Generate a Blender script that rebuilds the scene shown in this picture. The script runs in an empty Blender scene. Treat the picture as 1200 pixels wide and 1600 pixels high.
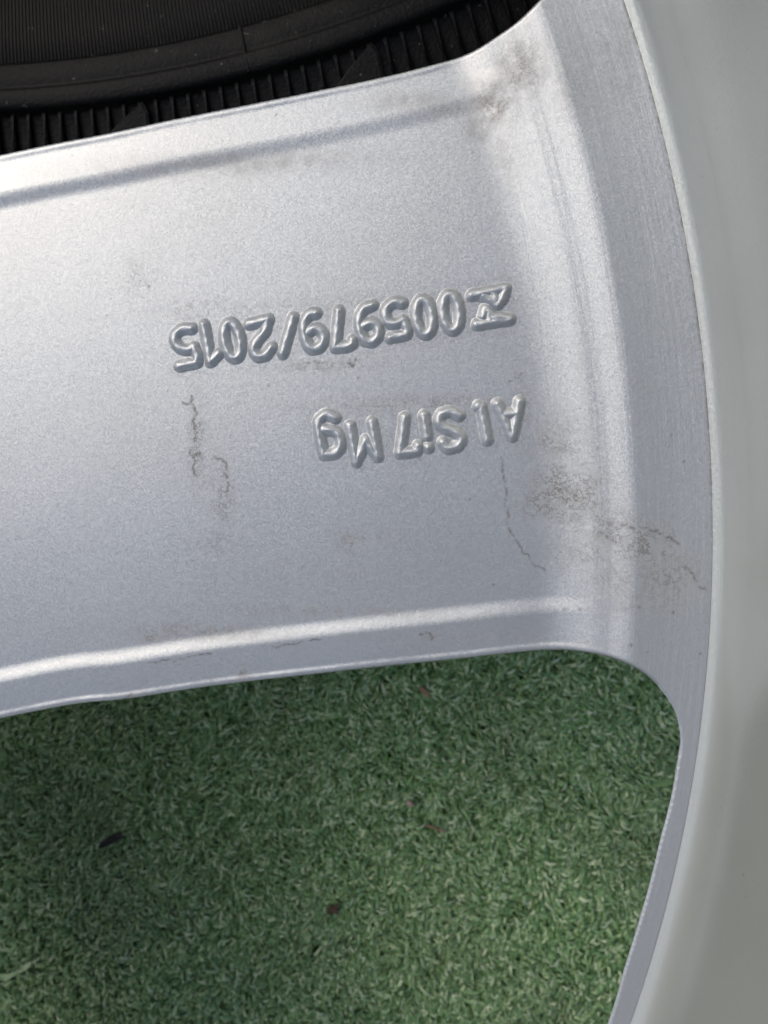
import bpy, math, random
import numpy as np
from mathutils import Matrix, Vector
rng = np.random.default_rng(7); random.seed(7)
S = bpy.context.scene
COL = S.collection
MM = 0.001

# ------------------------------------------------------------------ camera
cam_d = bpy.data.cameras.new('camera'); cam = bpy.data.objects.new('camera', cam_d); COL.objects.link(cam)
cam_d.sensor_fit = 'VERTICAL'; cam_d.sensor_height = 24; cam_d.sensor_width = 18; cam_d.lens = 19.5
cam_d.clip_start = 0.004; cam_d.clip_end = 100
cam.matrix_world = Matrix.Translation((0, 0, 0.120)) @ Matrix.Rotation(math.radians(-5), 4, 'X') @ Matrix.Rotation(math.radians(6), 4, 'Y')
cam_d.dof.use_dof = True; cam_d.dof.focus_distance = 0.119; cam_d.dof.aperture_fstop = 25
S.camera = cam

# ------------------------------------------------------------------ daylight
SUN_EL, SUN_AZ = math.radians(44), math.radians(-50)      # azimuth from +Y towards +X
W = bpy.data.worlds.new('World'); S.world = W; W.use_nodes = True
wn = W.node_tree.nodes; wl = W.node_tree.links
sky = wn.new('ShaderNodeTexSky'); sky.sky_type = 'NISHITA'; sky.sun_disc = False
sky.sun_elevation = SUN_EL; sky.sun_rotation = SUN_AZ; sky.dust_density = 4.0; sky.air_density = 1.0; sky.ozone_density = 1.0
wl.new(sky.outputs[0], wn['Background'].inputs['Color']); wn['Background'].inputs['Strength'].default_value = 0.125
sd = bpy.data.lights.new('sun', 'SUN'); sun = bpy.data.objects.new('sun', sd); COL.objects.link(sun)
sd.energy = 1.15; sd.angle = math.radians(70); sd.color = (1.0, 0.97, 0.93)
sdir = Vector((math.cos(SUN_EL)*math.sin(SUN_AZ), math.cos(SUN_EL)*math.cos(SUN_AZ), math.sin(SUN_EL)))
sun.rotation_euler = sdir.to_track_quat('Z', 'Y').to_euler()
S.view_settings.view_transform = 'Standard'; S.view_settings.look = 'None'; S.view_settings.gamma = 1
S.view_settings.exposure = 0.24
S.render.engine = 'CYCLES'

# ------------------------------------------------------------------ shape of the casting, in millimetres on the spoke's back face
C=(-193.96,-18.54); RG=226.63
UP=[(-175.00,22.00),(-135.00,30.50),(-100.00,37.80),(-68.37,42.90),(-53.20,44.98),(-43.16,46.53),(-34.72,47.69),(-26.88,48.77),(-20.96,49.63),(-11.99,50.98),(-2.84,52.76),(0.72,53.64),(4.26,54.86),(6.73,56.20),(8.43,57.42),(9.70,58.65),(10.36,60.25),(11.13,63.91),(11.43,67.38),(10.72,71.31),(8.81,76.02),(-0.20,93.33),(-17.65,119.21),(-38.54,142.40)]
LO=[(-175.00,-64.00),(-135.00,-56.00),(-100.00,-49.20),(-71.63,-42.82),(-60.88,-40.59),(-53.37,-39.71),(-42.74,-37.87),(-34.49,-36.60),(-22.31,-34.97),(-12.77,-33.71),(-3.39,-32.57),(4.26,-31.57),(11.90,-30.77),(16.67,-30.62),(20.67,-31.32),(23.52,-32.63),(25.68,-34.43),(27.51,-36.80),(28.60,-39.07),(29.09,-42.09),(28.81,-45.14),(27.97,-51.04),(26.76,-56.53),(25.46,-62.94),(23.88,-69.45),(21.93,-76.83),(19.79,-85.12),(14.92,-98.71),(7.13,-116.61),(-2.18,-133.77)]
GLYPHS=[
('symbol',0,[[(0.03,20.12),(2.43,20.53),(4.69,20.91)],[(1.64,20.02),(3.37,18.79),(3.64,18.78)],[(4.69,20.78),(4.30,19.55),(3.56,18.70)],[(2.97,20.38),(3.50,19.31)],[(1.96,18.16),(1.64,17.11)],[(2.06,18.16),(3.11,17.08),(5.32,16.66)],[(0.78,16.07),(2.98,16.34),(5.32,16.66)],[(2.5,17.6),(2.6,16.6)],[(2.9,17.0),(3.6,16.6)]]),
('0a',1,[[(-1.72,17.94),(-1.68,17.19),(-1.76,16.49),(-1.95,15.93),(-2.23,15.55),(-2.57,15.40),(-2.94,15.48),(-3.31,15.80),(-3.63,16.31),(-3.87,16.98),(-4.02,17.72),(-4.05,18.48),(-3.97,19.17),(-3.78,19.74),(-3.51,20.11),(-3.16,20.26),(-2.80,20.18),(-2.43,19.86),(-2.11,19.35),(-1.87,18.69),(-1.72,17.94)]]),
('0b',1,[[(-5.52,17.43),(-5.49,16.68),(-5.58,16.00),(-5.77,15.45),(-6.05,15.07),(-6.40,14.92),(-6.77,15.00),(-7.13,15.31),(-7.45,15.82),(-7.70,16.47),(-7.84,17.20),(-7.87,17.95),(-7.79,18.63),(-7.59,19.18),(-7.31,19.55),(-6.97,19.70),(-6.60,19.62),(-6.23,19.31),(-5.91,18.81),(-5.67,18.16),(-5.52,17.43)]]),
('5a',1,[[(-9.82,19.31),(-10.91,19.48),(-11.93,18.78),(-12.21,17.72),(-11.76,16.69),(-10.80,16.45),(-9.65,16.85)],[(-9.65,16.85),(-9.11,15.63),(-9.28,14.91)],[(-9.28,14.91),(-11.50,14.48)]]),
('9a',1,[[(-14.06,19.10),(-15.30,18.60),(-15.95,17.27),(-15.86,15.52),(-15.16,14.23),(-14.12,14.05),(-13.23,14.92),(-13.38,16.13),(-14.31,16.64),(-15.41,16.24)]]),
('7a',1,[[(-18.90,18.42),(-19.18,15.73),(-19.50,13.30)],[(-19.50,13.30),(-18.27,13.35),(-17.16,13.66),(-16.98,14.27)]]),
('9b',1,[[(-22.22,18.20),(-23.25,18.02),(-23.99,16.75),(-23.94,15.13),(-23.50,13.75),(-22.64,13.11),(-21.53,13.59),(-21.13,14.70),(-21.57,15.68),(-22.51,16.05),(-23.47,15.50)]]),
('slash',1,[[(-25.56,17.66),(-27.21,12.58)]]),
('2a',1,[[(-32.12,16.89),(-29.25,17.50)],[(-29.25,17.50),(-29.81,15.76),(-31.09,14.29),(-31.48,13.24),(-30.93,12.27),(-29.73,12.40),(-28.82,13.49)]]),
('0c',1,[[(-33.47,14.80),(-33.39,14.01),(-33.43,13.28),(-33.59,12.68),(-33.85,12.27),(-34.18,12.08),(-34.56,12.15),(-34.95,12.45),(-35.31,12.97),(-35.60,13.65),(-35.79,14.42),(-35.87,15.21),(-35.83,15.95),(-35.67,16.55),(-35.41,16.96),(-35.07,17.14),(-34.69,17.07),(-34.31,16.77),(-33.95,16.25),(-33.66,15.58),(-33.47,14.80)]]),
('1a',1,[[(-38.84,16.92),(-38.39,14.32),(-37.97,11.60)],[(-37.97,11.60),(-36.72,12.77)]]),
('5b',1,[[(-40.70,16.46),(-42.03,16.42),(-43.11,15.68),(-43.27,14.67),(-42.51,13.67),(-41.24,13.44),(-40.44,13.78)],[(-40.44,13.78),(-39.95,12.45),(-40.06,11.49)],[(-40.06,11.49),(-42.72,11.08)]]),
('A',0,[[(6.75,5.16),(5.78,0.32)],[(3.67,4.88),(5.78,0.32)],[(4.56,3.36),(6.44,3.55)]]),
('l',0,[[(0.98,4.62),(1.38,4.42),(2.26,-0.19)]]),
('S',1,[[(-1.73,3.30),(-2.95,3.86),(-4.26,3.55),(-4.65,2.46),(-3.83,1.58),(-2.25,0.97),(-1.46,-0.02),(-2.01,-1.05),(-3.37,-1.26),(-4.06,-0.49)]]),
('i',0,[[(-6.78,3.39),(-6.35,0.35)],[(-6.20,-1.10),(-6.17,-1.18)]]),
('7b',1,[[(-9.53,3.20),(-9.88,0.61),(-10.28,-1.92)],[(-10.28,-1.92),(-8.87,-1.82),(-7.85,-1.61),(-7.62,-0.92)]]),
('M',0,[[(-17.50,2.06),(-17.06,-0.57),(-16.62,-3.14)],[(-16.62,-3.14),(-15.21,-0.03)],[(-15.21,-0.03),(-13.51,-2.45)],[(-14.29,2.52),(-13.90,0.09),(-13.51,-2.45)]]),
('g',1,[[(-19.61,3.15),(-20.89,3.72),(-21.96,3.00),(-22.15,1.99),(-21.78,-0.50),(-21.39,-2.09)],[(-21.39,-2.09),(-19.94,-1.97),(-19.00,-1.04),(-19.03,0.49),(-19.89,1.31),(-21.33,1.57)]]),
]
SCR=[
[(-42.44,5.81),(-41.28,5.42),(-41.04,6.73),(-40.61,5.04),(-40.45,3.72),(-40.87,2.79),(-40.62,1.37),(-40.86,-0.04),(-41.39,-1.45),(-41.12,-2.12),(-40.03,-1.74)],
[(-41.22,-2.40),(-40.75,-3.07),(-41.07,-3.82),(-40.62,-5.06)],
[(4.21,-2.71),(4.49,-4.54),(4.58,-5.91),(4.95,-7.28),(4.96,-9.12),(5.23,-10.50),(5.15,-12.34),(5.70,-13.64),(6.89,-15.57),(8.54,-17.51),(10.54,-19.08)],
[(29.04,-17.75),(30.11,-18.65),(31.02,-20.29),(32.17,-21.10),(33.50,-21.91)],
[(-49.00,-33.63),(-45.95,-33.07),(-44.65,-33.15),(-43.13,-32.62),(-39.12,-32.06)],
[(-29.72,-30.81),(-25.32,-29.96),(-22.41,-29.62)],
[(-37.80,-2.14),(-36.17,-3.09),(-36.03,-4.99),(-35.68,-6.50),(-36.29,-7.64)],
[(-24.58,11.27),(-21.76,11.31),(-19.89,11.00)],
[(-18.77,10.89),(-17.28,11.04),(-16.91,10.49),(-16.53,11.67)],
[(20.84,-12.04),(22.35,-12.50),(24.11,-12.31),(26.33,-13.40),(27.39,-13.94),(28.45,-14.66)],
[(-53.71,-39.94),(-52.44,-38.91),(-50.88,-38.07)],
[(-34.83,-34.73),(-34.66,-35.91),(-34.48,-36.70)],
[(5.25,7.94),(6.15,8.56),(7.30,9.25)],
[(-7.63,-28.61),(-6.41,-28.40),(-5.75,-29.34)],
]
SPK= [(26.70,-1.26),(27.02,0.25),(27.47,-9.33),(31.50,-29.85),(13.39,-24.54),(23.15,-23.49),(27.77,-24.18),(-29.37,8.04),(-53.75,42.85),(-27.63,46.16),(17.94,51.63),(-47.04,22.71),(-10.54,21.70),(3.17,-21.19),(1.65,13.55),(-0.15,-8.65),(27.59,-10.77),(-41.68,-17.73),(-59.82,-19.31),(-16.19,8.93),(-21.14,49.91),(15.38,-24.33),(28.74,-3.32),(22.17,-28.89),(24.41,-29.78),(17.34,-1.45)]
BLOB= [(3.0, 46.0, 3.2, 2.6, 1.2, .6), (6.5, 49.5, 3.0, 3.4, 1.0, .6), (1.0, 43.5, 1.6, 3.0, .9, .4), (3.33, 46.56, 3.68, 2.76, 1, 0.3), (-8.48, 47.16, 5.52, 1.1, 0.6, 0.2), (11.91, -0.5, 4.14, 3.22, 0.7, 0.5), (13.3, -7.7, 4.6, 4.14, 1, 1), (10.2, -9.5, 3.68, 2.3, 0.5, 0.8), (19.11, -13.58, 4.14, 3.22, 0.8, 0.8), (23.96, -14.92, 4.14, 2.58, 1, 0.9), (27.1, -19.43, 4.14, 3.68, 0.9, 0.5), (20.09, -20.4, 3.68, 4.6, 0.5, 0.4), (-17.75, -15.09, 2.02, 1.66, 0.7, 0.5), (-12.59, -14.6, 2.76, 1.38, 0.3, 0.3), (-48.23, 24.12, 2.39, 2.76, 0.1, 0.4), (-40.32, -0.04, 1.29, 6.44, 0.3, 0.8), (-36.69, -8.52, 1.66, 5.52, 0.25, 0.6), (-38.33, -15.17, 3.68, 2.76, 0.3, 0.3), (-41.67, -28.71, 11.04, 1.29, 0.8, 0.4), (-22.16, -25.54, 18.4, 1.1, 0.6, 0.25), (-47.67, -29.79, 3.68, 0.92, 0.9, 0.5), (-0.61, -29.02, 16.56, 0.83, 0.5, 0.2), (-16.39, -19.78, 18.4, 2.76, 0.25, 0.15), (14.03, 47.69, 2.76, 4.6, 0.5, 0.3), (19.49, 49.88, 2.76, 5.52, 0.5, 0.2), (-34.0, 39.71, 18.4, 1.47, 0.7, 0.1), (-21.58, 10.76, 6.44, 0.92, 0.2, 0.6), (-51.02, -39.26, 2.76, 1.1, 0.7, 0.4), (-34.45, -34.93, 1.1, 1.29, 0.9, 0.5), (4.66, 38.9, 2.02, 4.6, 0.3, 0.2), (17.37, -15.85, 6.44, 3.68, 0.4, 0.4), (-4.16, 19.32, 11.96, 0.92, 0.1, 0.45), (-23.3, 18.92, 18.4, 1.29, 0.1, 0.4), (-7.84, 5.11, 13.8, 1.1, 0.3, 0.6), (7.45, 4.02, 1.29, 3.68, 0.4, 0.5), (-3.2, 45.62, 3.68, 1.1, 0.6, 0.3), (-40.23, 19.35, 5.52, 1.84, 0.1, 0.4)]  # dirt patches, plus a long strip of painted shade below the upper border
C = np.array(C)
SPOKE_ANG = 8.0

# ------------------------------------------------------------------ helpers
def catmull(p, n=4):
    p = np.asarray(p, float); q = np.vstack([2*p[0]-p[1], p, 2*p[-1]-p[-2]]); out = []
    for i in range(1, len(q)-2):
        for k in range(n):
            t = k/n; a, b, c, d = q[i-1:i+3]
            out.append(.5*((2*b)+(c-a)*t+(2*a-5*b+4*c-d)*t*t+(3*b-a-3*c+d)*t**3))
    out.append(q[-2]); return np.array(out)

def poly_dist(P, line, signed=False):
    """distance of points P (n,2) to a polyline; signed: positive on its left"""
    a, b = line[:-1], line[1:]; d = b-a; L2 = (d*d).sum(1)+1e-12
    out = np.empty(len(P))
    for i in range(0, len(P), 20000):
        p = P[i:i+20000, None, :]-a[None]
        t = np.clip((p*d).sum(2)/L2, 0, 1)
        e = p-t[..., None]*d; q = (e*e).sum(2); k = q.argmin(1); r = np.arange(len(k))
        v = np.sqrt(q[r, k])
        if signed:
            # sign from the true side of the nearest segment
            cr = d[k, 0]*p[r, k, 1]-d[k, 1]*p[r, k, 0]
            v = np.where(cr >= 0, v, -v)
        out[i:i+20000] = v
    return out

def sstep(x, a, b):
    t = np.clip((x-a)/(b-a), 0, 1); return t*t*(3-2*t)

UPL, LOL = catmull(UP), catmull(LO)
_q = np.linspace(0, 24, 481)
_tilt = np.interp(_q, [0, 2.0, 4.5, 7, 9.6, 10.9, 12.3, 13.6, 15.0, 16.6, 18.2, 20.2, 22, 24],
                      [-.08, -.06, -.03, .03, .03, -.28, -.46, -.22, -.18, -.42, -.30, -.14, -.05, 0])
_led = np.cumsum(_tilt)*(_q[1]-_q[0]); _led = _led-_led[-1]

def fields(P):
    dT = -poly_dist(P, UPL, True); dB = poly_dist(P, LOL, True)
    q = RG-np.hypot(P[:, 0]-C[0], P[:, 1]-C[1])
    return dT, dB, q

def base_height(P, f=None):
    dT, dB, q = f if f is not None else fields(P)
    led = np.interp(q, _q, _led)
    inner = sstep(q, 13, 23)
    s = (np.clip(dT, -5, 90)-np.clip(dB, -5, 90))/2
    face = -0.0006*np.clip(s, -43, 43)**2*inner
    soft = sstep(q, 14, 33)
    glint_lip = .78+.14*np.sin(P[:, 0]*.21+1)+.08*np.sin(P[:, 0]*.83)+.04*np.sin(P[:, 0]*2.3)    # uneven lip added along the edge to catch a bright line of light
    def border(d, step, lean):
        return step*sstep(8.2-d, 0.0, 2.6)*(.35+.65*soft)-lean*np.clip(5.6-d, 0, 6)+.17*glint_lip*sstep(1.35-d, 0, .6)
    z = face+np.maximum(border(dT, .30+.26*sstep(-P[:, 0], 0, 65), .06), border(dB, .64, .03))*inner+led
    d = np.minimum(dT, dB)
    rho = np.where(q < 6, .28, 0.6)
    t = np.clip(rho-d, 0, rho)
    z = z-(rho-np.sqrt(np.maximum(rho*rho-t*t, 0)))
    return z

def mesh_from(name, V, F):
    me = bpy.data.meshes.new(name)
    V = np.ascontiguousarray(V, np.float32)
    me.vertices.add(len(V)); me.vertices.foreach_set('co', V.ravel())
    F = np.ascontiguousarray(F, np.int32); n = F.shape[1]
    me.loops.add(F.size); me.loops.foreach_set('vertex_index', F.ravel())
    me.polygons.add(len(F)); me.polygons.foreach_set('loop_start', np.arange(0, F.size, n, dtype=np.int32))
    me.polygons.foreach_set('use_smooth', np.ones(len(F), bool))
    me.update(calc_edges=True); me.validate(); return me

def link(name, me, mat=None, parent=None, **props):
    o = bpy.data.objects.new(name, me); COL.objects.link(o)
    if mat: me.materials.append(mat)
    if parent: o.parent = parent
    for k, v in props.items(): o[k] = v
    return o

def empty(name, loc, **props):
    o = bpy.data.objects.new(name, None); o.empty_display_size = .02; o.location = loc; COL.objects.link(o)
    for k, v in props.items(): o[k] = v
    return o

def attr(me, name, vals):
    a = me.attributes.new(name, 'FLOAT', 'POINT'); a.data.foreach_set('value', np.ascontiguousarray(vals, np.float32))

def normals_of(me):
    n = np.empty(len(me.vertices)*3, np.float32); me.vertex_normals.foreach_get('vector', n); return n.reshape(-1, 3)

# ------------------------------------------------------------------ materials
class N:
    def __init__(s, name):
        s.m = bpy.data.materials.new(name); s.m.use_nodes = True; s.t = s.m.node_tree; s.b = s.t.nodes['Principled BSDF']
    def new(s, typ, **kw):
        n = s.t.nodes.new(typ)
        for k, v in kw.items():
            if k.startswith('i_'):
                key = k[2:]; n.inputs[int(key) if key.isdigit() else key].default_value = v
            else: setattr(n, k, v)
        return n
    def l(s, a, b): s.t.links.new(a, b)
    def math(s, op, a, b=None, clamp=False):
        n = s.new('ShaderNodeMath', operation=op, use_clamp=clamp)
        for i, v in enumerate((a, b)):
            if v is None: continue
            if hasattr(v, 'links'): s.l(v, n.inputs[i])
            else: n.inputs[i].default_value = v
        return n.outputs[0]
    def mix(s, fac, a, b):
        n = s.new('ShaderNodeMix', data_type='RGBA')
        for i, v in ((0, fac), (6, a), (7, b)):
            if hasattr(v, 'links'): s.l(v, n.inputs[i])
            else: n.inputs[i].default_value = v if i == 0 or len(v) == 4 else (*v, 1)
        return n.outputs[2]
    def ramp(s, fac, *stops):
        n = s.new('ShaderNodeMapRange', clamp=True); s.l(fac, n.inputs[0])
        n.inputs[1].default_value, n.inputs[2].default_value = stops
        return n.outputs[0]
    def attr(s, name): return s.new('ShaderNodeAttribute', attribute_name=name).outputs['Fac']
    def noise(s, co, scale, detail=2, rough=.5):
        n = s.new('ShaderNodeTexNoise', i_Scale=scale, i_Detail=detail, i_Roughness=rough); s.l(co, n.inputs['Vector']); return n.outputs[0]

def silver(name, flake=.13, rough=.45, dirt=True, machined=.45, metal=.6, col=(.372, .396, .412)):
    n = N(name); co = n.new('ShaderNodeTexCoord').outputs['Object']
    # metal flake: every cell leans its own way
    vo = n.new('ShaderNodeTexVoronoi', i_Scale=6500.0); n.l(co, vo.inputs['Vector'])
    sub = n.new('ShaderNodeVectorMath', operation='SUBTRACT'); n.l(vo.outputs['Color'], sub.inputs[0]); sub.inputs[1].default_value = (.5, .5, .5)
    sc = n.new('ShaderNodeVectorMath', operation='SCALE'); n.l(sub.outputs[0], sc.inputs[0]); sc.inputs['Scale'].default_value = flake
    # circumferential turning lines and cast grain
    ln = n.new('ShaderNodeVectorMath', operation='LENGTH'); n.l(co, ln.inputs[0])
    cmb = n.new('ShaderNodeCombineXYZ'); n.l(ln.outputs['Value'], cmb.inputs[0])
    m7 = n.new('ShaderNodeVectorMath', operation='SCALE'); n.l(co, m7.inputs[0]); m7.inputs['Scale'].default_value = .035
    ad = n.new('ShaderNodeVectorMath', operation='ADD'); n.l(cmb.outputs[0], ad.inputs[0]); n.l(m7.outputs[0], ad.inputs[1])
    turn = n.noise(ad.outputs[0], 1500, 3)
    turn = n.math('MULTIPLY', turn, n.math('MULTIPLY', n.attr('machined'), machined))
    grain = n.noise(co, 1500, 3, .6)
    h = n.math('ADD', turn, n.math('MULTIPLY', grain, .16))
    bump = n.new('ShaderNodeBump', i_Strength=.55, i_Distance=.00022); n.l(h, bump.inputs['Height'])
    nn = n.new('ShaderNodeVectorMath', operation='ADD'); n.l(bump.outputs[0], nn.inputs[0]); n.l(sc.outputs[0], nn.inputs[1])
    nz = n.new('ShaderNodeVectorMath', operation='NORMALIZE'); n.l(nn.outputs[0], nz.inputs[0]); n.l(nz.outputs[0], n.b.inputs['Normal'])
    base = n.mix(n.noise(co, 40, 3), tuple(c*.95 for c in col), col)
    if dirt:
        wob = n.noise(co, 900, 6, .68)
        thin = n.math('SUBTRACT', 1.0, n.ramp(n.math('ABSOLUTE', n.math('SUBTRACT', wob, .5)), .0, .042))   # contour lines = cracked dirt film
        patch = n.ramp(n.noise(co, 420, 3, .6), .40, .52)
        crack = n.math('MULTIPLY', n.math('MULTIPLY', thin, patch), n.attr('crack'), True)
        speck = n.ramp(n.noise(co, 1300, 2), .70, .76)
        speck = n.math('MULTIPLY', speck, n.ramp(n.noise(co, 60, 2), .50, .70))
        gr = n.math('MULTIPLY', n.attr('grime_shade'), n.ramp(n.noise(co, 500, 5, .7), .30, .64))
        dust = n.math('MULTIPLY', n.ramp(n.noise(co, 45, 4), .45, .8), .10)
        base = n.mix(n.math('ADD', n.math('MULTIPLY', gr, .48), dust, True), base, (.16, .142, .118))
        line = n.math('ADD', n.math('MULTIPLY', n.attr('scratch'), n.ramp(n.noise(co, 800, 4, .65), .38, .56)), n.math('ADD', n.math('MULTIPLY', crack, 1.2), n.math('MULTIPLY', speck, .45)), True)
        line = n.math('MULTIPLY', line, .8)
        base = n.mix(line, base, (.06, .046, .036))
        n.l(n.math('MULTIPLY', n.math('SUBTRACT', 1.0, n.math('MAXIMUM', line, n.math('MULTIPLY', gr, .5))), metal), n.b.inputs['Metallic'])
        n.l(n.math('ADD', rough, n.math('MULTIPLY', gr, .2)), n.b.inputs['Roughness'])
    else:
        n.b.inputs['Metallic'].default_value = metal; n.b.inputs['Roughness'].default_value = rough
    n.l(base, n.b.inputs['Base Color'])
    n.b.inputs['Coat Weight'].default_value = .6; n.b.inputs['Coat Roughness'].default_value = .2; n.l(bump.outputs[0], n.b.inputs['Coat Normal'])
    return n.m

M_SILVER = silver('silver_paint')
M_BARREL = silver('silver_paint_barrel', flake=.08, rough=.34, machined=.5, metal=.48, col=(.40, .424, .405))

def rubber(name, col=(.008, .0085, .010), rough=.5):
    n = N(name); co = n.new('ShaderNodeTexCoord').outputs['Object']
    d = n.ramp(n.noise(co, 60, 5, .65), .52, .80); sp = n.ramp(n.noise(co, 900, 2), .70, .78)
    c = n.mix(n.math('MULTIPLY', d, .35), col, (.030, .027, .023)); c = n.mix(n.math('MULTIPLY', sp, .5), c, (.16, .15, .135))
    n.l(c, n.b.inputs['Base Color']); n.b.inputs['Roughness'].default_value = rough
    b = n.new('ShaderNodeBump', i_Strength=.35, i_Distance=.0004); n.l(n.noise(co, 1200, 3), b.inputs['Height']); n.l(b.outputs[0], n.b.inputs['Normal'])
    n.b.inputs['Specular IOR Level'].default_value = .14
    return n.m
M_RUBBER = rubber('black_rubber', (.0022, .0027, .0033), .55)

# ------------------------------------------------------------------ the wheel
wheel = empty('alloy_wheel', (C[0]*MM, C[1]*MM, 0), category='wheel',
              label='silver alloy wheel lying back side up, raised numbers cast on its spoke')

def axis_steps(lo, hi, a, b, fine, coarse):
    """grid lines: fine between a and b, growing outwards to lo and hi"""
    mid = np.arange(a, b+fine, fine); up = [mid[-1]]; st = fine
    while up[-1] < hi: st = min(st*1.15, coarse); up.append(up[-1]+st)
    dn = [mid[0]]; st = fine
    while dn[-1] > lo: st = min(st*1.15, coarse); dn.append(dn[-1]-st)
    return np.concatenate([dn[:0:-1], mid, up[1:]])

def blob_field(P, k):
    v = np.zeros(len(P))
    for b in BLOB:
        r2 = ((P[:, 0]-b[0])/b[2])**2+((P[:, 1]-b[1])/b[3])**2
        v = np.maximum(v, np.exp(-r2*.9)*b[k])
    return v

def stroke_lists():
    for name, smooth, strokes in GLYPHS:
        yield name, [catmull(s, 5) if (smooth and len(s) > 2) else np.array(s, float) for s in strokes]
GL = list(stroke_lists())

def jagged(p):
    """a crack: the traced line broken up by ever smaller sideways steps"""
    p = catmull(p, 2)
    for amp in (.16, .10, .06):
        m = (p[1:]+p[:-1])/2; d = p[1:]-p[:-1]
        m = m+np.c_[-d[:, 1], d[:, 0]]/np.maximum(np.hypot(*d.T), .01)[:, None]*rng.normal(0, amp, len(m))[:, None]
        q = np.empty((len(p)+len(m), 2)); q[0::2] = p; q[1::2] = m; p = q
    return p

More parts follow.
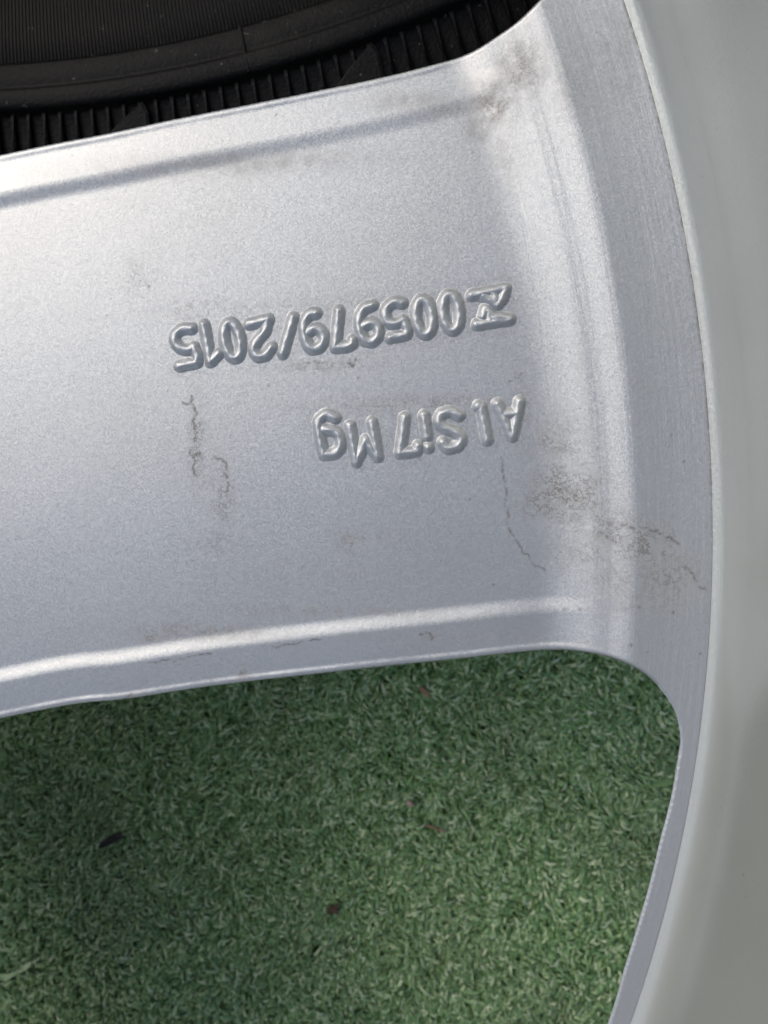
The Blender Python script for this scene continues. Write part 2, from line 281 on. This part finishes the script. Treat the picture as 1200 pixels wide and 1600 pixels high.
def build_sector(fine, coarse, detail):
    if detail:
        xs = axis_steps(-170, 42, -80, 37, fine, coarse); ys = axis_steps(-140, 180, -98, 66, fine, coarse)
    else:
        xs = np.arange(-170, 42, coarse); ys = np.arange(-140, 180, coarse)
    X, Y = np.meshgrid(xs, ys, indexing='xy'); P = np.c_[X.ravel(), Y.ravel()]
    hx = np.gradient(xs); hy = np.gradient(ys); H = np.maximum(hx[None], hy[:, None]).ravel()
    dT, dB, q = fields(P)
    th = np.degrees(np.arctan2(P[:, 1]-C[1], P[:, 0]-C[0]))-SPOKE_ANG
    r = RG-q
    hub = r-66
    sec = (36-np.abs(th))*np.pi/180*r
    m = np.minimum.reduce([dT, dB, q, hub, sec])
    ny, nx = len(ys), len(xs)
    idx = np.arange(nx*ny).reshape(ny, nx)
    F = np.stack([idx[:-1, :-1], idx[:-1, 1:], idx[1:, 1:], idx[1:, :-1]], -1).reshape(-1, 4)
    keep = (m[F] > -0.45*H[F]).all(1); F = F[keep]
    used = np.unique(F); rm = np.full(nx*ny, -1); rm[used] = np.arange(len(used)); F = rm[F]
    Q = P[used].copy()
    def mf(A):
        t, b, qq = fields(A)
        tt = np.degrees(np.arctan2(A[:, 1]-C[1], A[:, 0]-C[0]))-SPOKE_ANG; rr = RG-qq
        return np.minimum.reduce([t, b, qq, rr-66, (36-np.abs(tt))*np.pi/180*rr])
    # boundary vertices of the kept cells go exactly onto the outline
    e = np.sort(np.concatenate([F[:, [0, 1]], F[:, [1, 2]], F[:, [2, 3]], F[:, [3, 0]]]), 1)
    key = e[:, 0].astype(np.int64)*len(used)+e[:, 1]; u, inv, cnt = np.unique(key, return_inverse=True, return_counts=True)
    be = np.concatenate([F[:, [0, 1]], F[:, [1, 2]], F[:, [2, 3]], F[:, [3, 0]]])[cnt[inv] == 1]
    bv = np.unique(be)
    for _ in range(4):
        A = Q[bv]; v = mf(A); h = .02
        gx = (mf(A+[h, 0])-mf(A-[h, 0]))/(2*h); gy = (mf(A+[0, h])-mf(A-[0, h]))/(2*h)
        g2 = np.maximum(gx*gx+gy*gy, .25); st = np.clip(v, -.8, .8)/g2
        Q[bv] = A-np.c_[gx*st, gy*st]
    f = fields(Q); z = base_height(Q, f)
    V = np.c_[(Q-C)*MM, z*MM]
    me = mesh_from('casting', V, F)
    n = normals_of(me)
    parts = {}
    cent_q = RG-np.hypot(*(Q[F].mean(1)-C).T)
    for nm, sel in (('spoke', cent_q > 11.0), ('flange', cent_q <= 11.0)):
        G = F[sel]; uu = np.unique(G); r2 = np.full(len(V), -1); r2[uu] = np.arange(len(uu))
        # wall of the opening: from the rounded edge down, leaning back under the metal
        keepb = (np.isin(be, uu).all(1))
        isw = np.minimum(f[0], f[1])[be].max(1) < .3
        wb = be[keepb & isw]
        A = Q[bv]; h = .05
        VV = [V[uu]]; NN = [n[uu]]; FF = [r2[G]]
        if len(wb):
            wv = np.unique(wb); w2 = np.full(len(V), -1); w2[wv] = np.arange(len(wv))
            A = Q[wv]; d0 = lambda B: np.minimum(*fields(B)[:2])
            gx = (d0(A+[h, 0])-d0(A-[h, 0]))/(2*h); gy = (d0(A+[0, h])-d0(A-[0, h]))/(2*h)
            gl = np.maximum(np.hypot(gx, gy), .3); g = np.c_[gx/gl, gy/gl]
            rings = [(0, 0), (.25, 1.2), (1.0, 4), (5.0, 22)] if nm == 'spoke' else [(0, 0), (.6, 1.2), (2.8, 5), (4.5, 9)]
            off = len(uu)
            for i, (ins, dep) in enumerate(rings):
                B = A+g*ins
                VV.append(np.c_[(B-C)*MM, (z[wv]-dep)*MM]); NN.append(np.c_[-g*.97, np.full(len(g), -.24)])
                if i:
                    a = off+(i-1)*len(wv); b = off+i*len(wv); w = w2[wb]
                    FF.append(np.stack([w[:, 1]+a, w[:, 0]+a, w[:, 0]+b, w[:, 1]+b], -1))
        V2, N2, F2 = np.concatenate(VV), np.concatenate(NN), np.concatenate(FF)
        pm = mesh_from(nm, V2, F2)
        if len(pm.vertices) == len(N2):
            pm.normals_split_custom_set_from_vertices(N2.tolist())
        Pq = V2[:, :2]/MM+C
        qq = RG-np.hypot(*(Pq-C).T)
        attr(pm, 'machined', 1-sstep(qq, 19, 22))
        if detail:
            attr(pm, 'grime_shade', blob_field(Pq, 4))
            dg = np.full(len(Pq), 9.0); box = (Pq[:, 0] > -46) & (Pq[:, 0] < 9) & (Pq[:, 1] > -6) & (Pq[:, 1] < 24)
            A = Pq[box]; dd = np.full(len(A), 9.0)
            for _, ss in GL:
                for s in ss: dd = np.minimum(dd, poly_dist(A, s))
            dg[box] = dd
            attr(pm, 'crack', np.maximum(blob_field(Pq, 5), .3*np.exp(-((dg-1.5)/.5)**2)))
            sc = np.zeros(len(Pq))
            for s in SCR:
                s = jagged(s); lo, hi = s.min(0)-1, s.max(0)+1
                b = ((Pq > lo) & (Pq < hi)).all(1)
                if b.any(): sc[b] = np.maximum(sc[b], np.exp(-(poly_dist(Pq[b], s)/.125)**2))
            for x, y in SPK:
                sc = np.maximum(sc, np.exp(-(((Pq[:, 0]-x)**2+(Pq[:, 1]-y)**2)/.20**2)))
            groove = np.exp(-(qq/.22)**2)*sstep(Pq[:, 1], -28, 0)*.8
            attr(pm, 'scratch', np.maximum(sc, groove))
        parts[nm] = pm
    bpy.data.meshes.remove(me)
    return parts

main = build_sector(.2, 2.5, True)
spoke = link('spoke', main['spoke'], M_SILVER, wheel, label='silver spoke back with raised serial number and alloy mark')
flange = link('flange', main['flange'], M_SILVER, wheel)
plain = build_sector(1, 1.5, False)
for nm in ('spoke', 'flange'): plain[nm].materials.append(M_SILVER)
for k in range(1, 5):
    for nm in ('spoke', 'flange'):
        o = link(nm, plain[nm], None, wheel); o.rotation_euler.z = k*2*math.pi/5

# raised characters: each a rounded bead of metal that runs out into the face
NAMES = {'symbol': ('raised_symbol', 'raised hourglass shaped foundry symbol'), 'slash': ('raised_slash', 'raised slash between the two numbers')}
def char_props(key):
    if key in NAMES: return NAMES[key]
    ch = key[0]
    if ch.isdigit(): return 'raised_numeral', 'raised numeral %s' % ch
    return 'raised_letter', ('raised capital letter %s' if ch.isupper() else 'raised small letter %s') % ch
BEAD_W, BEAD_H = 1.10, .62
for key, ss in GL:
    pts = np.concatenate(ss); lo, hi = pts.min(0)-1.3, pts.max(0)+1.3; h = .09
    xs = np.arange(lo[0], hi[0], h); ys = np.arange(lo[1], hi[1], h)
    X, Y = np.meshgrid(xs, ys); P = np.c_[X.ravel(), Y.ravel()]
    # cast edges are never quite true
    wob = .05*np.sin(P[:, 0]*3.1+P[:, 1]*1.7)+.04*np.sin(P[:, 1]*4.3-P[:, 0]*2.2)
    d = np.full(len(P), 9.0)
    for s in ss: d = np.minimum(d, poly_dist(P, s))
    k = .02
    t = np.clip((d+wob*.6)/BEAD_W, 0, 1); hh = BEAD_H*(1+wob)*(1-t*t)**2
    z = base_height(P)+hh-.012
    ny, nx = len(ys), len(xs); idx = np.arange(nx*ny).reshape(ny, nx)
    F = np.stack([idx[:-1, :-1], idx[:-1, 1:], idx[1:, 1:], idx[1:, :-1]], -1).reshape(-1, 4)
    F = F[(d[F] < BEAD_W*1.02).all(1)]
    used = np.unique(F); rm = np.full(nx*ny, -1); rm[used] = np.arange(len(used))
    V = np.c_[(P[used]-C)*MM, z[used]*MM]
    me = mesh_from('raised_character', V, rm[F])
    cr = np.exp(-((d[used]-.9)/.22)**2)
    attr(me, 'machined', np.zeros(len(V))); attr(me, 'grime_shade', cr*.35); attr(me, 'crack', cr*.35); attr(me, 'scratch', np.zeros(len(V)))
    nm, lab = char_props(key)
    link(nm, me, M_SILVER, spoke, label=lab)

# rim barrel and outer lip: one turned ring
def lathe(profile, seg, closed=True, a0=0., a1=2*math.pi):
    p = np.array(profile, float); full = abs(a1-a0-2*math.pi) < 1e-6
    a = np.linspace(a0, a1, seg, endpoint=not full); na = len(a); npf = len(p)
    V = np.stack([np.cos(a)[:, None]*p[None, :, 0], np.sin(a)[:, None]*p[None, :, 0], np.broadcast_to(p[None, :, 1], (na, npf))], -1).reshape(-1, 3)
    i = np.arange(na if full else na-1)[:, None]; j = np.arange(npf if closed else npf-1)[None]
    i2, j2 = (i+1) % na, (j+1) % npf
    F = np.stack([i*npf+j, i*npf+j2, i2*npf+j2, i2*npf+j], -1).reshape(-1, 4)
    return V, F
Z0 = float(base_height(np.array([[C[0]+RG*math.cos(.13)-.02, C[1]+RG*math.sin(.13)]]))[0])
inner = [(-.05, -.16), (.08, -.14), (.2, -.05), (.36, .09), (.7, .32), (1.1, .70), (1.5, 1.18), (1.95, 1.85), (2.4, 2.7), (2.85, 3.9), (3.3, 5.6), (3.5, 8.6), (4.7, 14), (6.6, 23), (9.2, 36), (12.6, 54), (16.5, 74),
         (18, 80), (20.5, 84), (24, 85), (25.5, 83), (25, 79), (22.5, 72), (18.5, 52), (15, 34), (12.3, 20), (11, 8), (11.5, -8), (15, -18), (20, -27), (19.5, -31), (17, -31), (12, -25), (6.5, -14), (-.05, -5)]
inner = [(RG+r, Z0+z) for r, z in inner]
V, F = lathe([(r*MM, z*MM) for r, z in inner], 900)
me = mesh_from('rim_barrel', V, F[:, ::-1]); attr(me, 'machined', np.full(len(V), .6))
for a in ('grime_shade', 'crack', 'scratch'): attr(me, a, np.zeros(len(V)))
link('rim_barrel', me, M_BARREL, wheel)
hubp = [(28, 2), (30, 4), (50, 4), (60, 2.5), (66, 1.0), (75, -1.8), (75, -20), (66, -24), (28, -26)]
V, F = lathe([(r*MM, z*MM) for r, z in hubp], 120); me = mesh_from('hub', V, F[:, ::-1]); link('hub', me, M_SILVER, wheel)

# ------------------------------------------------------------------ the tyre beneath
TC = np.array([-100., 363.0]); TR = 290.; TZ = -60.
tyre = empty('car_tyre', (TC[0]*MM*.878, TC[1]*MM*.878, -.12), category='tyre', label='black ribbed tyre lying flat on the green turf underneath the silver wheel')
tyre.scale = (.878, .878, .58)
prof = [(-110, -24), (-96, -17), (-70, -10), (-48, -5), (-30, -2.0), (-16, -.9), (-9.9, -.8), (-9.7, .3), (-9.2, .75), (-5.2, .35), (-4.7, .15), (-4.3, .75), (-3.6, 1.25), (-1.2, .8), (-.5, .45), (0, -.6), (.35, -2.6), (1.0, -3.4), (6, -4.4), (13, -7), (24, -13), (31, -27), (34, -48), (34, -104), (28, -124), (12, -134), (-40, -139), (-100, -132), (-112, -122), (-106, -108), (-60, -118), (0, -112), (20, -96), (24, -50), (8, -24), (-40, -18), (-100, -34)]
V, F = lathe([((TR+r)*MM, (z+140)*MM) for r, z in prof], 540)
me = mesh_from('tyre_body', V, F[:, ::-1]); link('carcass', me, M_RUBBER, tyre)
A0 = math.radians(-78)                                   # towards the wheel
def polar(s, t): return np.array([(TR+s)*math.cos(t), (TR+s)*math.sin(t)])
def prism(outline, ztop, zbot):
    """outline [(x,y)], per-vertex tops; bevelled a little"""
    n = len(outline); o = np.array(outline); c = o.mean(0); inn = c+(o-c)*.86
    V = np.concatenate([np.c_[o, np.full(n, zbot)], np.c_[o, np.array(ztop)-.25], np.c_[inn, np.array(ztop)]])*MM
    F = []
    for k in range(n):
        k2 = (k+1) % n
        for b in (0, n): F.append((k+b, k2+b, k2+b+n, k+b+n))
    me = bpy.data.meshes.new('prism'); me.from_pydata(V.tolist(), [], F+[tuple(range(2*n, 3*n))]); me.update(); return me
rib_me = prism([polar(.2, -.0014), polar(7, -.0015), polar(15, -.0016), polar(15, .0016), polar(7, .0015), polar(.2, .0014)], [138.0, 137.2, 134.6, 134.6, 137.2, 138.0], 128)
rib_me.materials.append(M_RUBBER)
pitch = 3.75/297
for k in range(-28, 29):
    o = link('rib', rib_me, None, tyre); o.rotation_euler.z = A0+k*pitch
# fine radial lines of the upper sidewall, too thin to take singly
Vs, Fs = [], []
fp = .80/270
for k in range(-190, 191):
    t = A0+k*fp; st = fp*.5
    for (s, z) in ((-50, 134.4), (-30, 137.85), (-16, 138.95), (-10.2, 139.1)):
        for dt, dz in ((-st, -.25), (-st*.25, .42), (st*.25, .42), (st, -.25)):
            p = polar(s, t+dt*.9); Vs.append((p[0]*MM, p[1]*MM, (z+dz)*MM))
    b = len(Vs)-16
    for i in range(3):
        for j in range(3): Fs.append((b+i*4+j, b+i*4+j+1, b+(i+1)*4+j+1, b+(i+1)*4+j))
me = mesh_from('fine_ribbing', np.array(Vs), np.array(Fs)[:, ::-1]); me.polygons.foreach_set('use_smooth', np.zeros(len(me.polygons), bool))
link('fine_ribbing', me, M_RUBBER, tyre, kind='stuff')
fin_me = prism([polar(8.0, -.040), polar(4.0, -.020), polar(1.6, -.006), polar(.7, .0), polar(3, .003), polar(9, .001), polar(12, -.02)], [137.2, 138.3, 138.9, 139.2, 138.8, 137.4, 136.6], 128)
fin_me.materials.append(M_RUBBER)
for k, a in enumerate((-94.4, -84.3, -74.2, -64.1)):
    o = link('shoulder_wedge', fin_me, None, tyre); o.rotation_euler.z = math.radians(a)
# moulding flash across the smooth band
fl = prism([polar(-9.8, -.0012), polar(-.3, -.0012), polar(-.3, .0012), polar(-9.8, .0012)], [141.3, 141.15, 141.15, 141.3], 138); fl.materials.append(M_RUBBER)
o = link('mould_seam', fl, None, tyre); o.rotation_euler.z = math.radians(-79.5)

# ------------------------------------------------------------------ turf
GZ = -120.
def ground_mat():
    n = N('turf_backing'); co = n.new('ShaderNodeTexCoord').outputs['Object']
    n.l(n.mix(n.noise(co, 400, 4), (.008, .016, .007), (.022, .045, .02)), n.b.inputs['Base Color']); n.b.inputs['Roughness'].default_value = .9
    return n.m
gm = mesh_from('ground', np.array([(-6, -6, 0), (6, -6, 0), (6, 6, 0), (-6, 6, 0)]), np.array([[0, 1, 2, 3]]))
go = link('ground', gm, ground_mat(), None, kind='structure', label='green backing of the turf mat'); go.location.z = GZ*MM

def blades(n, x0, x1, y0, y1, wide):
    p = np.c_[rng.uniform(x0, x1, n), rng.uniform(y0, y1, n)]
    a = rng.uniform(0, 2*np.pi, n)
    # most fibres stand in stitched tufts and splay outwards from them
    g = 3.6*wide/.6; k = rng.random(n) < .72
    c = (np.floor(p/g)+.5)*g; jit = np.sin(c[:, :1]*12.9+c[:, 1:]*[[78.2, 37.7]]*np.array([[1., 1.]]))*.33*g
    off = rng.normal(0, .24*g, (n, 2)); p = np.where(k[:, None], c+jit+off, p)
    lie = 2.6*np.sin(p[:, 0]*.075+1.7*np.sin(p[:, 1]*.06))+1.6*np.sin(p[:, 1]*.11+p[:, 0]*.05)     # the pile lies in swirls
    a = np.where(k, lie+rng.normal(0, .62, n), a)
    L = rng.uniform(4.0, 9.5, n)*wide; w = rng.uniform(.45, .82, n)*wide
    rise = rng.uniform(1.0, 4.6, n); curl = rng.uniform(-.32, .32, n)
    d = np.c_[np.cos(a), np.sin(a)]; s = np.c_[-d[:, 1], d[:, 0]]
    tw = rng.uniform(-.7, .7, n)
    prof = [(0, 0, .8), (.22, .72, 1), (.58, 1.0, 1), (1.0, .62, .55)]
    V = np.empty((n, 8, 3))
    for i, (u, zz, ww) in enumerate(prof):
        c = p+d*(L*u)[:, None]+s*(curl*L*u*u)[:, None]
        hw = w*ww
        up = np.sin(tw*(.4+u))*hw
        V[:, 2*i, :2] = c-s*(hw*np.cos(tw*(.4+u)))[:, None]; V[:, 2*i+1, :2] = c+s*(hw*np.cos(tw*(.4+u)))[:, None]
        V[:, 2*i, 2] = rise*zz-up; V[:, 2*i+1, 2] = rise*zz+up
    b = np.arange(n)[:, None]*8
    F = np.concatenate([b+np.array([[2*i, 2*i+2, 2*i+3, 2*i+1]]) for i in range(3)], 0)
    tone = rng.random(n); return V.reshape(-1, 3), F, np.repeat(tone, 8)
def turf_mat():
    n = N('turf_fibre'); co = n.new('ShaderNodeTexCoord').outputs['Object']; t = n.attr('tone')
    r = n.new('ShaderNodeValToRGB'); n.l(t, r.inputs[0]); cr = r.color_ramp
    cr.elements[0].position = 0; cr.elements[0].color = (.078, .162, .048, 1)
    cr.elements[1].position = 1; cr.elements[1].color = (.50, .60, .38, 1)
    for p_, c_ in ((.35, (.148, .28, .098, 1)), (.72, (.24, .395, .17, 1)), (.93, (.42, .54, .32, 1))):
        e = cr.elements.new(p_); e.color = c_
    c = n.mix(n.math('MULTIPLY', n.ramp(n.noise(co, 22, 4), .42, .68), .35), r.outputs[0], (.14, .19, .095))
    n.l(c, n.b.inputs['Base Color']); n.b.inputs['Roughness'].default_value = .36; n.b.inputs['Specular IOR Level'].default_value = .5
    return n.m
parts_ = [blades(150000, -150, 70, -205, 15, .60), blades(60000, -440, 300, -480, -200, 1.3), blades(60000, 65, 300, -200, 250, 1.3), blades(50000, -440, -145, -200, 250, 1.3), blades(40000, -145, 65, 12, 250, 1.3)]
off = 0; Vt, Ft, Tt = [], [], []
for v, f_, t in parts_:
    Vt.append(v); Ft.append(f_+off); Tt.append(t); off += len(v)
me = mesh_from('turf', np.concatenate(Vt)*MM, np.concatenate(Ft)); attr(me, 'tone', np.concatenate(Tt))
to = link('turf', me, turf_mat(), None, kind='stuff', label='short curly green artificial turf under the wheel'); to.location.z = GZ*MM

# ------------------------------------------------------------------ scraps lying on the turf
def plain_mat(name, col, rough=.8):
    n = N(name); co = n.new('ShaderNodeTexCoord').outputs['Object']
    n.l(n.mix(n.noise(co, 700, 4), tuple(c*.6 for c in col), tuple(c*1.3 for c in col)), n.b.inputs['Base Color']); n.b.inputs['Roughness'].default_value = rough
    return n.m
def scrap(name, label, cat, loc, outline, mat, bend, rot, group=None):
    """a small crumpled piece with thickness: outline in mm, curled by bend"""
    o = np.array(outline, float); n = len(o); c = o.mean(0); mid = c+(o-c)*.5
    zf = lambda q: bend*((q-c)**2).sum(1)/9+.25*np.sin(q[:, 0]*1.9+q[:, 1])
    top = np.concatenate([np.c_[o, zf(o)], np.c_[mid, zf(mid)+.15], np.c_[c[None], zf(c[None])+.2]])
    bot = top-[0, 0, .35]; V = np.concatenate([top, bot])*.74; m = len(top); F = []
    for k in range(n):
        k2 = (k+1) % n
        F += [(k, k2, n+k2, n+k), (m+k2, m+k, m+n+k, m+n+k2), (k2, k, m+k, m+k2)]
    T = [(n+k, n+(k+1) % n, 2*n) for k in range(n)]+[(m+n+(k+1) % n, m+n+k, m+2*n) for k in range(n)]
    me = bpy.data.meshes.new(name); me.from_pydata((V*MM).tolist(), [], F+T); me.update()
    ob = link(name, me, mat, None, label=label, category=cat); ob.location = Vector(loc)*MM; ob.rotation_euler.z = math.radians(rot)
    if group: ob['group'] = group
    return ob
M_DARK = plain_mat('dark_bark', (.012, .008, .009)); M_RED = plain_mat('red_brown_leaf', (.075, .045, .028)); M_TAN = plain_mat('tan_leaf', (.30, .17, .11)); M_PINK = plain_mat('pale_petal', (.42, .27, .25))
GT = GZ+5.3
scrap('bark_scrap', 'dark brown scrap lying on the turf, the largest bit of litter', 'litter', (-109.5, -121.3, GT), [(-6, -2.2), (-2, -2.0), (1.5, -.9), (4.5, .3), (5.5, 2.4), (3, 3.2), (1, 1.9), (-2, 1.2), (-5, -.4)], M_DARK, .25, 12)
scrap('dry_leaf', 'small reddish brown pointed leaf lying on the turf', 'leaf', (-41.3, -139.9, GT), [(-3, -2.5), (0, -1.6), (2.4, -2.2), (2.0, .2), (3.4, 3.6), (.8, 1.4), (-1.5, 2.0), (-1.8, -.3)], M_RED, .3, 0)
scrap('leaf_curl', 'tan curled leaf bit near the edge of the spoke', 'leaf', (-13.7, -73.1, GT), [(-1.2, 2.5), (-.3, 0), (.9, -2.2), (2.0, -1.5), (1.4, .8), (.1, 2.8)], M_TAN, .3, 20)
scrap('petal', 'tiny pale pink petal lying on the shaded turf', 'petal', (-18.0, -106.3, GT), [(-1.6, 0), (-.5, -1), (1.2, -.7), (1.7, .4), (.4, 1.1), (-1, .8)], M_PINK, .2, -40)
scrap('twig', 'thin tan twig lying on the turf beside the pink petal', 'twig', (-10.6, -113.7, GT), [(-4, 1.1), (-1, .2), (1.5, -.6), (4, -.9), (4.1, -.2), (1.6, .2), (-1, 1.0), (-3.6, 1.8)], M_TAN, .05, 0)
